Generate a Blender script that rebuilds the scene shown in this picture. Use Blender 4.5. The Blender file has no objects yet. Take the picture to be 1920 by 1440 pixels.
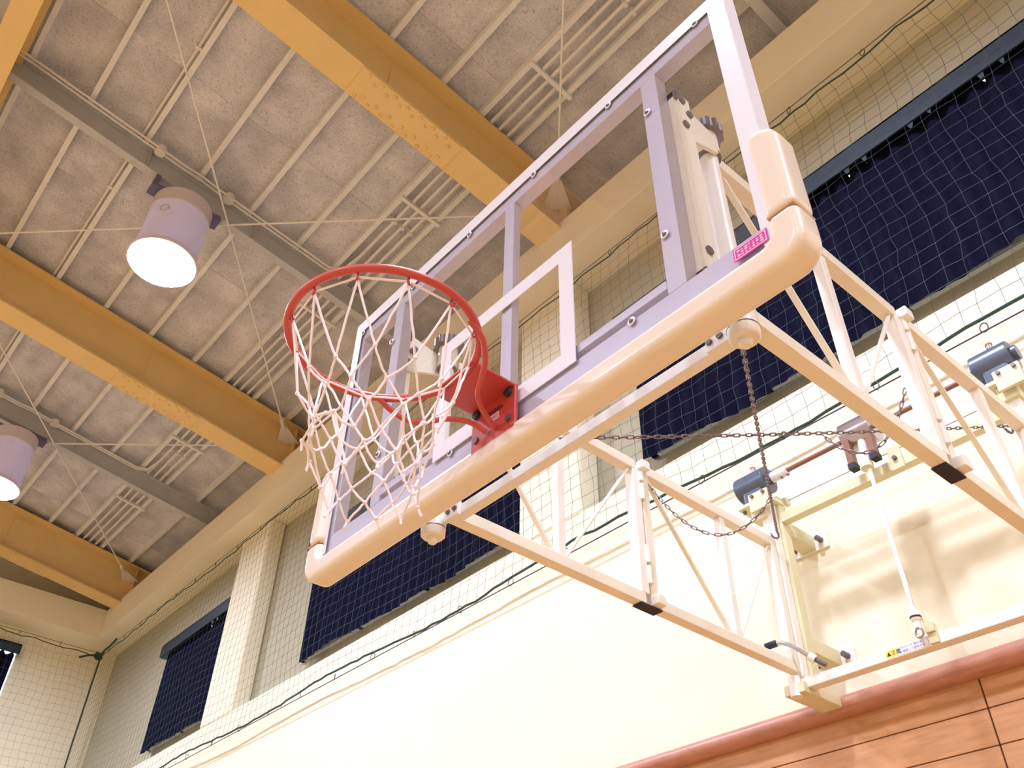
import bpy, bmesh, math, random
from mathutils import Vector, Matrix
random.seed(7)
V = Vector
SC = bpy.context.scene
COL = SC.collection

# ---------------------------------------------------------------- camera
cam_d = bpy.data.cameras.new('camera')
cam = bpy.data.objects.new('camera', cam_d)
COL.objects.link(cam)
cam.location = (1.4592, -1.1772, 1.5414)
cam.rotation_euler = (2.26902, -0.016793, 0.86179)
cam_d.sensor_width = 36.0
cam_d.lens = 36.0 * 1685.92 / 1920.0
cam_d.clip_start = 0.05
SC.camera = cam

# ---------------------------------------------------------------- world, exposure
w = bpy.data.worlds.new('world')
SC.world = w
w.use_nodes = True
w.node_tree.nodes['Background'].inputs[0].default_value = (0.75, 0.85, 1.0, 1)
w.node_tree.nodes['Background'].inputs[1].default_value = 0.3
SC.view_settings.view_transform = 'Standard'
SC.view_settings.look = 'None'
SC.view_settings.gamma = 1.0
SC.view_settings.exposure = 0.0
SC.view_settings.use_curve_mapping = False
SC.cycles.max_bounces = 8
SC.cycles.diffuse_bounces = 5
SC.cycles.transparent_max_bounces = 12
SC.cycles.sample_clamp_indirect = 6.0
SC.cycles.caustics_reflective = False
SC.cycles.caustics_refractive = False
LAMP_STRENGTH = 455.0          # glow of each lamp's diffuser (the lamps are built below)
LAMP_COLOR = (0.715, 0.775, 1.0)

# ---------------------------------------------------------------- materials
def mat(name, col, rough=0.5, metal=0.0, var=0.0, vscale=8.0, bump=0.0, bscale=40.0, spec=0.5, col2=None, stretch=None, coat=0.0):
    m = bpy.data.materials.new(name)
    m.use_nodes = True
    nt = m.node_tree
    b = nt.nodes['Principled BSDF']
    b.inputs['Base Color'].default_value = (*col, 1)
    b.inputs['Roughness'].default_value = rough
    b.inputs['Metallic'].default_value = metal
    b.inputs['Specular IOR Level'].default_value = spec
    b.inputs['Coat Weight'].default_value = coat
    if var or bump:
        tc = nt.nodes.new('ShaderNodeTexCoord')
        mp = nt.nodes.new('ShaderNodeMapping')
        nt.links.new(tc.outputs['Object'], mp.inputs[0])
        if stretch:
            mp.inputs['Scale'].default_value = stretch
    if var:
        n = nt.nodes.new('ShaderNodeTexNoise')
        n.inputs['Scale'].default_value = vscale
        n.inputs['Detail'].default_value = 6
        n.inputs['Roughness'].default_value = 0.65
        nt.links.new(mp.outputs[0], n.inputs['Vector'])
        r = nt.nodes.new('ShaderNodeValToRGB')
        c2 = col2 or tuple(c * (1 - var) for c in col)
        r.color_ramp.elements[0].position = 0.32
        r.color_ramp.elements[0].color = (*c2, 1)
        r.color_ramp.elements[1].position = 0.62
        r.color_ramp.elements[1].color = (*col, 1)
        nt.links.new(n.outputs['Fac'], r.inputs[0])
        nt.links.new(r.outputs[0], b.inputs['Base Color'])
    if bump:
        n2 = nt.nodes.new('ShaderNodeTexNoise')
        n2.inputs['Scale'].default_value = bscale
        n2.inputs['Detail'].default_value = 4
        nt.links.new(mp.outputs[0], n2.inputs['Vector'])
        bp = nt.nodes.new('ShaderNodeBump')
        bp.inputs['Strength'].default_value = bump
        bp.inputs['Distance'].default_value = 0.01
        nt.links.new(n2.outputs['Fac'], bp.inputs['Height'])
        nt.links.new(bp.outputs[0], b.inputs['Normal'])
    return m

def emit(name, col, s):
    m = bpy.data.materials.new(name)
    m.use_nodes = True
    nt = m.node_tree
    nt.nodes.remove(nt.nodes['Principled BSDF'])
    e = nt.nodes.new('ShaderNodeEmission')
    e.inputs[0].default_value = (*col, 1)
    e.inputs[1].default_value = s
    nt.links.new(e.outputs[0], nt.nodes['Material Output'].inputs[0])
    return m

def board_mat():
    # cement-bonded wood-wool roof board: tan fibres with dark pits
    m = bpy.data.materials.new('wood_wool_board')
    m.use_nodes = True
    nt = m.node_tree
    b = nt.nodes['Principled BSDF']
    b.inputs['Roughness'].default_value = 0.95
    b.inputs['Specular IOR Level'].default_value = 0.1
    tc = nt.nodes.new('ShaderNodeTexCoord')
    oi = nt.nodes.new('ShaderNodeObjectInfo')
    add = nt.nodes.new('ShaderNodeVectorMath'); add.operation = 'ADD'
    nt.links.new(tc.outputs['Object'], add.inputs[0])
    sc = nt.nodes.new('ShaderNodeVectorMath'); sc.operation = 'SCALE'
    sc.inputs['Scale'].default_value = 37.0
    cx = nt.nodes.new('ShaderNodeCombineXYZ')
    nt.links.new(oi.outputs['Random'], cx.inputs[0]); nt.links.new(oi.outputs['Random'], cx.inputs[1])
    nt.links.new(cx.outputs[0], sc.inputs[0])
    nt.links.new(sc.outputs[0], add.inputs[1])
    big = nt.nodes.new('ShaderNodeTexNoise'); big.inputs['Scale'].default_value = 3.0; big.inputs['Detail'].default_value = 5
    fine = nt.nodes.new('ShaderNodeTexNoise'); fine.inputs['Scale'].default_value = 55.0; fine.inputs['Detail'].default_value = 5; fine.inputs['Roughness'].default_value = 0.75
    fine.inputs['Distortion'].default_value = 1.5
    for n in (big, fine):
        nt.links.new(add.outputs[0], n.inputs['Vector'])
    r1 = nt.nodes.new('ShaderNodeValToRGB')
    r1.color_ramp.elements[0].position = 0.3; r1.color_ramp.elements[0].color = (0.53, 0.53, 0.575, 1)
    r1.color_ramp.elements[1].position = 0.7; r1.color_ramp.elements[1].color = (0.79, 0.785, 0.83, 1)
    nt.links.new(big.outputs['Fac'], r1.inputs[0])
    r2 = nt.nodes.new('ShaderNodeValToRGB')
    r2.color_ramp.elements[0].position = 0.30; r2.color_ramp.elements[0].color = (0.30, 0.27, 0.27, 1)
    r2.color_ramp.elements[1].position = 0.50; r2.color_ramp.elements[1].color = (1, 1, 1, 1)
    nt.links.new(fine.outputs['Fac'], r2.inputs[0])
    mx = nt.nodes.new('ShaderNodeMix'); mx.data_type = 'RGBA'; mx.blend_type = 'MULTIPLY'
    mx.inputs['Factor'].default_value = 0.9
    nt.links.new(r1.outputs[0], mx.inputs[6]); nt.links.new(r2.outputs[0], mx.inputs[7])
    nt.links.new(mx.outputs[2], b.inputs['Base Color'])
    bp = nt.nodes.new('ShaderNodeBump'); bp.inputs['Strength'].default_value = 0.5; bp.inputs['Distance'].default_value = 0.01
    nt.links.new(fine.outputs['Fac'], bp.inputs['Height']); nt.links.new(bp.outputs[0], b.inputs['Normal'])
    return m

def glass_mat():
    m = bpy.data.materials.new('clear_glass')
    m.use_nodes = True
    nt = m.node_tree
    nt.nodes.remove(nt.nodes['Principled BSDF'])
    t = nt.nodes.new('ShaderNodeBsdfTransparent'); t.inputs[0].default_value = (0.985, 0.985, 0.99, 1)
    g = nt.nodes.new('ShaderNodeBsdfGlossy'); g.inputs['Roughness'].default_value = 0.02
    d = nt.nodes.new('ShaderNodeBsdfDiffuse'); d.inputs[0].default_value = (0.85, 0.8, 0.85, 1)
    f = nt.nodes.new('ShaderNodeLayerWeight'); f.inputs['Blend'].default_value = 0.5
    pw = nt.nodes.new('ShaderNodeMath'); pw.operation = 'POWER'; pw.inputs[1].default_value = 5.0
    nt.links.new(f.outputs['Facing'], pw.inputs[0])
    ma = nt.nodes.new('ShaderNodeMath'); ma.operation = 'MULTIPLY_ADD'; ma.inputs[1].default_value = 0.8; ma.inputs[2].default_value = 0.03
    nt.links.new(pw.outputs[0], ma.inputs[0])
    m0 = nt.nodes.new('ShaderNodeMixShader'); m0.inputs[0].default_value = 0.012
    m1 = nt.nodes.new('ShaderNodeMixShader')
    nt.links.new(t.outputs[0], m0.inputs[1]); nt.links.new(d.outputs[0], m0.inputs[2])
    nt.links.new(ma.outputs[0], m1.inputs[0]); nt.links.new(m0.outputs[0], m1.inputs[1]); nt.links.new(g.outputs[0], m1.inputs[2])
    nt.links.new(m1.outputs[0], nt.nodes['Material Output'].inputs[0])
    return m

def shade_mat():
    m = bpy.data.materials.new('frosted_lamp_shade')
    m.use_nodes = True
    nt = m.node_tree
    b = nt.nodes['Principled BSDF']
    b.inputs['Base Color'].default_value = (0.66, 0.62, 0.66, 1)
    b.inputs['Roughness'].default_value = 0.25
    t = nt.nodes.new('ShaderNodeBsdfTranslucent'); t.inputs[0].default_value = (0.8, 0.75, 0.9, 1)
    mx = nt.nodes.new('ShaderNodeMixShader'); mx.inputs[0].default_value = 0.06
    nt.links.new(b.outputs[0], mx.inputs[1]); nt.links.new(t.outputs[0], mx.inputs[2])
    nt.links.new(mx.outputs[0], nt.nodes['Material Output'].inputs[0])
    return m

M = dict(
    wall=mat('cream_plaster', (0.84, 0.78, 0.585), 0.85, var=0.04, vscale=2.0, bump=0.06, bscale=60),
    bay=mat('shade_darkened_plaster', (0.42, 0.39, 0.27), 0.85, var=0.04, vscale=2.0),  # bay shade put into the colour: darker than the wall, lamps alone leave it bright
    floor=mat('varnished_maple_floor', (0.56, 0.385, 0.19), 0.35, var=0.2, vscale=3, stretch=(1, 9, 1)),
    wood=mat('varnished_wood_panel', (0.58, 0.29, 0.125), 0.6, var=0.22, vscale=5, stretch=(1.2, 1, 9)),
    cap=mat('rounded_wood_rail', (0.50, 0.22, 0.14), 0.4, var=0.25, vscale=9, stretch=(1, 4, 4)),
    board=board_mat(),
    purlin=mat('cream_painted_purlin', (0.80, 0.80, 0.80), 0.6, var=0.08, vscale=6),
    grey=mat('grey_painted_steel', (0.50, 0.51, 0.53), 0.55, var=0.08, vscale=4),
    yellow=mat('yellow_ochre_painted_steel', (0.76, 0.545, 0.23), 0.5, var=0.06, vscale=3),
    rod=mat('pale_steel_rod', (0.80, 0.78, 0.76), 0.45),
    conduit=mat('light_conduit', (0.76, 0.74, 0.73), 0.5),
    lamp_body=mat('lilac_grey_enamel', (0.62, 0.55, 0.62), 0.3),
    lamp_dark=mat('dark_lamp_bracket', (0.13, 0.12, 0.25), 0.5),
    shade=shade_mat(),
    glow=emit('lamp_glow', LAMP_COLOR, LAMP_STRENGTH),
    navy=mat('navy_blackout_fabric', (0.0045, 0.0045, 0.019), 0.9, var=0.3, vscale=20, spec=0.1),
    valance=mat('dark_teal_valance', (0.010, 0.020, 0.034), 0.6),
    daylight=emit('daylit_window_pane', (0.72, 0.88, 1.0), 3.0),
    sash=mat('window_frame_paint', (0.45, 0.45, 0.42), 0.5),
    cord=mat('green_net_cord', (0.05, 0.088, 0.085), 0.8),
    rope=mat('dark_green_rope', (0.03, 0.075, 0.05), 0.8, var=0.4, vscale=60),
    wire=mat('dark_wire', (0.10, 0.07, 0.06), 0.5, metal=0.4),
    glass=glass_mat(),
    white=mat('white_board_paint', (0.76, 0.745, 0.80), 0.35),
    frame=mat('lilac_aluminium_frame', (0.64, 0.62, 0.76), 0.4, metal=0.15),
    pad=mat('cream_vinyl_padding', (0.80, 0.70, 0.58), 0.28, var=0.03, vscale=4, coat=0.3),
    padseam=mat('padding_seam', (0.55, 0.33, 0.16), 0.6),
    cream=mat('cream_enamel_steel', (0.84, 0.78, 0.64), 0.35, var=0.05, vscale=6),
    cream_white=mat('ivory_enamel_steel', (0.86, 0.82, 0.74), 0.35, var=0.04, vscale=6),
    ivory=mat('olive_cream_enamel', (0.72, 0.67, 0.42), 0.4, var=0.05, vscale=6),
    black=mat('black_rubber', (0.012, 0.008, 0.016), 0.6),
    bolt=mat('dark_bolt', (0.15, 0.12, 0.125), 0.4, metal=0.5),
    chain=mat('grey_steel_chain', (0.24, 0.19, 0.20), 0.4, metal=0.7),
    red=mat('red_orange_enamel', (0.50, 0.060, 0.042), 0.38, var=0.06, vscale=10),
    white_net=mat('white_nylon_cord', (0.86, 0.78, 0.80), 0.7, bump=0.2, bscale=300),
    slate=mat('blue_grey_winch_paint', (0.10, 0.125, 0.17), 0.28, metal=0.2),
    chrome=mat('brushed_steel', (0.50, 0.46, 0.46), 0.25, metal=0.85),
    copper=mat('rust_brown_paint', (0.24, 0.10, 0.06), 0.45),
    magenta=mat('magenta_sticker', (0.62, 0.02, 0.30), 0.4),
    pink=mat('pink_print', (0.95, 0.55, 0.75), 0.5),
    sticker=mat('white_sticker', (0.88, 0.86, 0.95), 0.4),
    yellow_s=mat('yellow_caution_sticker', (0.90, 0.78, 0.10), 0.4),
    ink=mat('black_print', (0.02, 0.02, 0.03), 0.6),
    violet_ink=mat('violet_print', (0.30, 0.25, 0.55), 0.6),
)

# ---------------------------------------------------------------- mesh helpers
ORG = {}

class MB:
    def __init__(s):
        s.v = []; s.f = []
    def add(s, vs, fs):
        o = len(s.v)
        s.v += [tuple(x) for x in vs]
        s.f += [tuple(i + o for i in f) for f in fs]
        return s
    def box(s, x0, x1, y0, y1, z0, z1):
        return s.add([(x0,y0,z0),(x1,y0,z0),(x1,y1,z0),(x0,y1,z0),(x0,y0,z1),(x1,y0,z1),(x1,y1,z1),(x0,y1,z1)],
                     [(0,3,2,1),(4,5,6,7),(0,1,5,4),(1,2,6,5),(2,3,7,6),(3,0,4,7)])
    def hexa(s, lo, hi):
        return s.add(list(lo) + list(hi), [(0,3,2,1),(4,5,6,7),(0,1,5,4),(1,2,6,5),(2,3,7,6),(3,0,4,7)])
    def beam(s, p, q, w_, h, up=(0,0,1)):
        p, q, up = V(p), V(q), V(up)
        d = (q - p).normalized()
        a = d.cross(up)
        if a.length < 1e-5: a = d.cross(V((1,0,0)))
        a.normalize(); b = a.cross(d).normalized()
        a *= w_ / 2; b *= h / 2
        return s.hexa([p-a-b, p+a-b, q+a-b, q-a-b], [p-a+b, p+a+b, q+a+b, q-a+b])
    def cyl(s, p, q, r, n=16, r2=None):
        p, q = V(p), V(q); r2 = r if r2 is None else r2
        d = (q - p).normalized()
        a = d.cross(V((0,0,1)))
        if a.length < 1e-4: a = V((1,0,0))
        a.normalize(); b = d.cross(a)
        vs = []
        for c, rr in ((p, r), (q, r2)):
            for i in range(n):
                t = 2*math.pi*i/n
                vs.append(c + (a*math.cos(t) + b*math.sin(t))*rr)
        fs = [(i, (i+1) % n, n+(i+1) % n, n+i) for i in range(n)]
        fs += [tuple(reversed(range(n))), tuple(range(n, 2*n))]
        return s.add(vs, fs)
    def tube(s, pts, r, n=8, closed=False):
        pts = [V(p) for p in pts]; m = len(pts); vs = []; prev = None
        for i, p in enumerate(pts):
            if closed: d = pts[(i+1) % m] - pts[i-1]
            else: d = pts[min(i+1, m-1)] - pts[max(i-1, 0)]
            d.normalize()
            if prev is None:
                a = d.cross(V((0,0,1)))
                if a.length < 1e-3: a = d.cross(V((1,0,0)))
            else:
                a = prev - d*prev.dot(d)
            a.normalize(); prev = a; b = d.cross(a)
            for k in range(n):
                t = 2*math.pi*k/n
                vs.append(p + (a*math.cos(t) + b*math.sin(t))*r)
        fs = []
        for i in range(m if closed else m-1):
            j = (i+1) % m
            for k in range(n):
                l = (k+1) % n
                fs.append((i*n+k, i*n+l, j*n+l, j*n+k))
        if not closed:
            fs += [tuple(reversed(range(n))), tuple(range((m-1)*n, m*n))]
        return s.add(vs, fs)
    def lathe(s, prof, c=(0,0,0), n=24):
        c = V(c); vs = []
        for r, z in prof:
            for i in range(n):
                t = 2*math.pi*i/n
                vs.append(c + V((r*math.cos(t), r*math.sin(t), z)))
        fs = []
        for j in range(len(prof)-1):
            for i in range(n):
                k = (i+1) % n
                fs.append((j*n+i, j*n+k, (j+1)*n+k, (j+1)*n+i))
        return s.add(vs, fs)
    def prism_xz(s, poly, y0, y1):
        n = len(poly)
        vs = [(x, y0, z) for x, z in poly] + [(x, y1, z) for x, z in poly]
        fs = [tuple(range(n)), tuple(reversed(range(n, 2*n)))] + [(i, n+i, n+(i+1) % n, (i+1) % n) for i in range(n)]
        return s.add(vs, fs)
    def prism_yz(s, poly, x0, x1):
        n = len(poly)
        vs = [(x0, y, z) for y, z in poly] + [(x1, y, z) for y, z in poly]
        fs = [tuple(range(n)), tuple(reversed(range(n, 2*n)))] + [(i, n+i, n+(i+1) % n, (i+1) % n) for i in range(n)]
        return s.add(vs, fs)
    def mesh(s, name, m, smooth=False):
        me = bpy.data.meshes.new(name)
        me.from_pydata(s.v, [], s.f)
        bm = bmesh.new(); bm.from_mesh(me)
        bmesh.ops.recalc_face_normals(bm, faces=bm.faces)
        bm.to_mesh(me); bm.free()
        me.materials.append(M[m] if isinstance(m, str) else m)
        if smooth:
            for p in me.polygons: p.use_smooth = True
        return me
    def build(s, name, m, parent=None, bevel=0.0, seg=2, smooth=False, auto=None):
        if parent is not None:
            o = ORG.get(parent.name, V((0,0,0)))
            s.v = [(x-o.x, y-o.y, z-o.z) for x, y, z in s.v]
        me = s.mesh(name, m, smooth)
        ob = bpy.data.objects.new(name, me)
        COL.objects.link(ob)
        if parent is not None:
            ob.parent = parent
            ORG[ob.name] = ORG.get(parent.name, V((0,0,0)))
        if bevel:
            b = ob.modifiers.new('bevel', 'BEVEL'); b.width = bevel; b.segments = seg; b.limit_method = 'ANGLE'
            b.angle_limit = math.radians(35)
            for p in me.polygons: p.use_smooth = True
            ob.modifiers.new('wn', 'WEIGHTED_NORMAL')
        if smooth:
            me.set_sharp_from_angle(angle=math.radians(auto or 40))
        return ob

def tag(o, label=None, cat=None, group=None, kind=None):
    if label: o['label'] = label
    if cat: o['category'] = cat
    if group: o['group'] = group
    if kind: o['kind'] = kind
    return o

def thing(name, loc, label, cat, group=None):
    o = bpy.data.objects.new(name, None)
    o.empty_display_size = 0.1
    COL.objects.link(o)
    o.location = loc
    ORG[o.name] = V(loc)
    return tag(o, label, cat, group)

def struct(name, mb, m, **k):
    return tag(mb.build(name, m, None, **k), kind='structure')

def place(mesh, name, parent, mw, kind=None):
    """one more object that shares mesh data; mw is its world matrix"""
    ob = bpy.data.objects.new(name, mesh)
    COL.objects.link(ob)
    ob.parent = parent
    o = ORG.get(parent.name, V((0,0,0)))
    ob.matrix_local = Matrix.Translation(-o) @ mw
    return ob

def copy_tree(root, delta):
    r = root.copy(); COL.objects.link(r)
    r.location = V(root.location) + V(delta)
    ORG[r.name] = V(r.location)
    for ch in root.children:
        c = ch.copy(); COL.objects.link(c); c.parent = r
        for g in ch.children:
            d = g.copy(); COL.objects.link(d); d.parent = c
    return r

# ---------------------------------------------------------------- dimensions (metres; x along the end wall, y towards it, z up)
D = 2.5            # end wall face
SILL = 4.76
RX0, RX1 = -12.36, 12.36
YF = -24.0
SL = 0.1455
def zs(y, off=0.0):   # roof slope, measured from the underside of the yellow beams
    return 7.365 + SL*(2.2 - y) + off
BEAMS = (-11.48, -6.84, -2.20, 2.44, 7.08)
GREYS = (-9.16, -4.52, 0.12, 4.76, 9.40)
ROOF = 0.72

# ---------------------------------------------------------------- room shell
fl = MB().box(RX0-1, RX1+1, YF-1, D+1, -0.2, 0.0)
struct('floor', fl, 'floor')

# end wall: lower wall with window bays above it, piers between them
wb = struct('wall_back', MB().box(RX0-0.6, RX1+0.6, D, D+0.2, 0.0, SILL), 'wall')
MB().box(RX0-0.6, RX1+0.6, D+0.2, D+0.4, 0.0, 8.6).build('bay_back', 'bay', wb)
for x0, x1 in ((-7.95, -7.25), (-2.85, -2.20), (2.40, 3.05), (7.45, 8.10)):
    MB().box(x0, x1, D, D+0.2, SILL, 7.02).build('pier', 'wall', wb, bevel=0.03, seg=3)
wl = struct('wall_left', MB().box(RX0-0.4, RX0, YF, D+0.4, 0.0, 12.0), 'wall')
wr = struct('wall_right', MB().box(RX1, RX1+0.4, YF, D+0.4, 0.0, 12.0), 'wall')
wf = struct('wall_front', MB().box(RX0-0.4, RX1+0.4, YF-0.4, YF, 0.0, 12.0), 'wall')
# cornice beams under the roof
struct('trim_1', MB().box(RX0, RX1, 2.25, 3.2, 7.01, 7.44), 'wall', bevel=0.006)
struct('trim_2', MB().box(RX0-0.4, -11.9, YF, 2.25, 7.01, 7.44), 'wall', bevel=0.006)
struct('trim_3', MB().box(11.9, RX1+0.4, YF, 2.25, 7.01, 7.44), 'wall', bevel=0.006)
struct('wall_gable', MB().box(RX0-0.4, RX1+0.4, 3.0, 3.2, 7.4, 9.0), 'wall')

# wood panelling along the foot of the walls: planks where the camera sees them, plain backing elsewhere
tp = struct('trim_4', MB().box(RX0, RX1, 2.462, D, 0.0, 2.96), 'ink')
capp = MB(); prof = []
for i in range(13):
    a = -math.pi/2 + math.pi*i/12
    prof.append((2.435 - 0.050*math.cos(a), 3.003 + 0.044*math.sin(a)))
prof += [(D, 3.047), (D, 2.959)]
capp.prism_yz(prof, RX0, RX1).build('rounded_rail', 'cap', tp, smooth=True, auto=50)
for z0, z1 in [(2.845, 2.960), (2.707, 2.841), (2.569, 2.703), (2.431, 2.565)]:
    for k in range(-2, 2):
        x0 = 0.015 + 1.82*k; x1 = x0 + 1.82
        MB().box(x0+0.003, x1-0.003, 2.45, 2.47, z0, z1).build('wood_plank', 'wood', tp, bevel=0.002, seg=1)
MB().box(RX0, -3.63, 2.45, 2.47, 0.0, 2.96).build('panelling', 'wood', tp)
MB().box(3.66, RX1, 2.45, 2.47, 0.0, 2.96).build('panelling', 'wood', tp)
MB().box(-3.62, 3.65, 2.45, 2.47, 0.0, 2.427).build('panelling', 'wood', tp)
struct('trim_5', MB().box(RX0, RX0+0.05, YF, 2.45, 0.0, 2.96), 'wood')
struct('trim_6', MB().box(RX1-0.05, RX1, YF, 2.45, 0.0, 2.96), 'wood')
struct('trim_7', MB().box(RX0, RX1, YF, YF+0.05, 0.0, 2.96), 'wood')

# ---------------------------------------------------------------- roof: boards and purlins
def roof_slab(x0, x1, y0, y1, o0, o1):
    mb = MB()
    return mb.hexa([(x0,y0,zs(y0,o0)),(x1,y0,zs(y0,o0)),(x1,y1,zs(y1,o0)),(x0,y1,zs(y1,o0))],
                   [(x0,y0,zs(y0,o1)),(x1,y0,zs(y0,o1)),(x1,y1,zs(y1,o1)),(x0,y1,zs(y1,o1))])
RIDGE = -10.5
ceil = struct('ceiling', roof_slab(RX0-0.4, RX1+0.4, -4.0, 3.2, ROOF+0.035, ROOF+0.12), 'board')
roof_slab(RX0-0.4, RX1+0.4, RIDGE, -4.0, ROOF, ROOF+0.12).build('roof_deck', 'board', ceil)
MB().hexa([(RX0-.4,YF-.4,zs(2*RIDGE-YF+.4,ROOF)),(RX1+.4,YF-.4,zs(2*RIDGE-YF+.4,ROOF)),(RX1+.4,RIDGE,zs(RIDGE,ROOF)),(RX0-.4,RIDGE,zs(RIDGE,ROOF))],
          [(RX0-.4,YF-.4,zs(2*RIDGE-YF+.4,ROOF+.12)),(RX1+.4,YF-.4,zs(2*RIDGE-YF+.4,ROOF+.12)),(RX1+.4,RIDGE,zs(RIDGE,ROOF+.12)),(RX0-.4,RIDGE,zs(RIDGE,ROOF+.12))]).build('roof_deck', 'board', ceil)
PUR = [2.21, 1.75, 1.37, 0.964, 0.435, -0.095, -0.634, -1.175, -1.715, -2.255, -2.795, -3.335, -3.9]
XS = [-12.7 + 1.82*i for i in range(9)]
edges = [3.0] + PUR
for i in range(len(edges)-1):
    y1, y0 = edges[i], edges[i+1]
    for k in range(len(XS)-1):
        x0, x1 = XS[k], XS[k+1]
        dz = random.uniform(-0.0012, 0.0012)
        o = roof_slab(0.0012, x1-0.0012-x0, y0+0.002, y1-0.002, ROOF+dz, ROOF+0.034).build('roof_board', 'board', ceil)
        o.location.x = x0
roof_slab(XS[-1], RX1+0.4, -4.0, 3.0, ROOF, ROOF+0.034).build('roof_deck', 'board', ceil)
for y in PUR:
    mb = MB()
    for z0, z1 in ((0.64, 0.72),):
        mb.hexa([(RX0-.4,y-.023,zs(y,z0)),(RX1,y-.023,zs(y,z0)),(RX1,y+.023,zs(y,z0)),(RX0-.4,y+.023,zs(y,z0))],
                [(RX0-.4,y-.023,zs(y,z1)),(RX1,y-.023,zs(y,z1)),(RX1,y+.023,zs(y,z1)),(RX0-.4,y+.023,zs(y,z1))])
    mb.build('purlin', 'purlin', ceil)
for x in (-1.43, -3.21, -5.03, -8.1, -9.9):
    MB().beam((x, 1.35, zs(1.35, .625)), (x, 1.79, zs(1.79, .625)), 0.035, 0.03).build('hanger_strap', 'purlin', ceil)
# conduit runs
for k, (y, lab) in enumerate(((1.655, 'thin conduit nearest the end wall in the bundle of three'), (1.565, 'thin conduit in the middle of the bundle of three'), (1.475, 'thin conduit of the bundle of three farthest from the end wall'))):
    t = thing('conduit', (-4, y, zs(y, .66)), lab + ' under the roof', 'conduit', 'conduits along the roof')
    MB().tube([(RX0, y, zs(y, .655)), (RX1, y, zs(y, .655))], 0.017, 8).build('tube', 'conduit', t, smooth=True)
    for x in (-0.6, -3.5, -5.6, -8.4):
        MB().box(x-.015, x+.015, y-.025, y+.025, zs(y, .632), zs(y, .70)).build('clip', 'conduit', t)
t = thing('conduit', (-4, -.69, zs(-.69, .66)), 'single thin conduit beside a purlin above the glowing lamps', 'conduit', 'conduits along the roof')
MB().tube([(RX0, -.685, zs(-.685, .675)), (2.0, -.685, zs(-.685, .675))], 0.013, 8).build('tube', 'conduit', t, smooth=True)
for x in (-3.3, -5.2, -7.6, -9.8):
    MB().box(x-.015, x+.015, -.71, -.655, zs(-.685, .655), zs(-.685, .70)).build('clip', 'conduit', t)

# ---------------------------------------------------------------- yellow roof beams
BL = {-11.48: 'yellow steel roof beam at the far left corner of the hall',
      -6.84: 'yellow steel roof beam running between the two glowing lamps',
      -2.20: 'yellow bolted steel roof beam nearest the backboard',
      2.44: 'yellow steel roof beam overhead to the right of the backboard',
      7.08: 'yellow steel roof beam far to the right of the backboard'}
bolt_mesh = MB().lathe([(0.0, -0.016), (0.010, -0.014), (0.016, -0.006), (0.017, 0.0)], n=10).mesh('bolt', 'yellow', True)
for bx in BEAMS:
    t = thing('roof_beam', (bx, 2.9, zs(2.9)), BL[bx], 'beam', 'yellow roof beams')
    y0, y1 = -10.5, 2.95
    def sl(xa, xb, o0, o1, ya=y0, yb=y1):
        return MB().hexa([(xa,ya,zs(ya,o0)),(xb,ya,zs(ya,o0)),(xb,yb,zs(yb,o0)),(xa,yb,zs(yb,o0))],
                         [(xa,ya,zs(ya,o1)),(xb,ya,zs(ya,o1)),(xb,yb,zs(yb,o1)),(xa,yb,zs(yb,o1))])
    sl(bx-.14, bx+.14, 0, .022).build('bottom_flange', 'yellow', t)
    sl(bx-.009, bx+.009, .022, .60).build('web', 'yellow', t)
    sl(bx-.14, bx+.14, .60, .622).build('top_flange', 'yellow', t)
    yc = 0.73
    if bx < 0:
        sl(bx-.135, bx+.135, -.012, 0, yc-.47, yc+.47).build('splice_plate', 'yellow', t)
        sl(bx+.009, bx+.02, .08, .54, yc-.2, yc+.2).build('splice_plate', 'yellow', t)
        rows_ = [(-.108, 0), (-.068, .06), (.068, .06), (.108, 0)]
        ang = math.atan(SL)
        for dx, st in rows_:
            for i in range(7):
                y = yc - .40 + .12*i + st
                if y > yc + .44: continue
                mw = Matrix.Translation((bx+dx, y, zs(y, -.012))) @ Matrix.Rotation(-ang, 4, 'X')
                place(bolt_mesh, 'bolt', t, mw)
        for y in (2.35,):
            MB().prism_yz([(y-.01, zs(y,.03)), (y+.01, zs(y,.03)), (y+.01, zs(y,.59)), (y-.01, zs(y,.59))], bx-.12, bx+.12).build('stiffener', 'yellow', t)

# long tie beam parallel to the end wall
t = thing('tie_beam', (-4, -1.85, zs(-1.85, .2)), 'short yellow strut beam crossing the top left corner between roof beams', 'beam')
MB().hexa([(RX0,-1.95,zs(-1.95,.02)),(RX1,-1.95,zs(-1.95,.02)),(RX1,-1.76,zs(-1.76,.02)),(RX0,-1.76,zs(-1.76,.02))],
          [(RX0,-1.95,zs(-1.95,.035)),(RX1,-1.95,zs(-1.95,.035)),(RX1,-1.76,zs(-1.76,.035)),(RX0,-1.76,zs(-1.76,.035))]).build('bottom_flange', 'yellow', t)
MB().box(RX0, RX1, -1.862, -1.848, zs(-1.85,.03), zs(-1.85,.58)).build('web', 'yellow', t)
MB().box(RX0, RX1, -1.95, -1.76, zs(-1.85,.57), zs(-1.85,.585)).build('top_flange', 'yellow', t)

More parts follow.
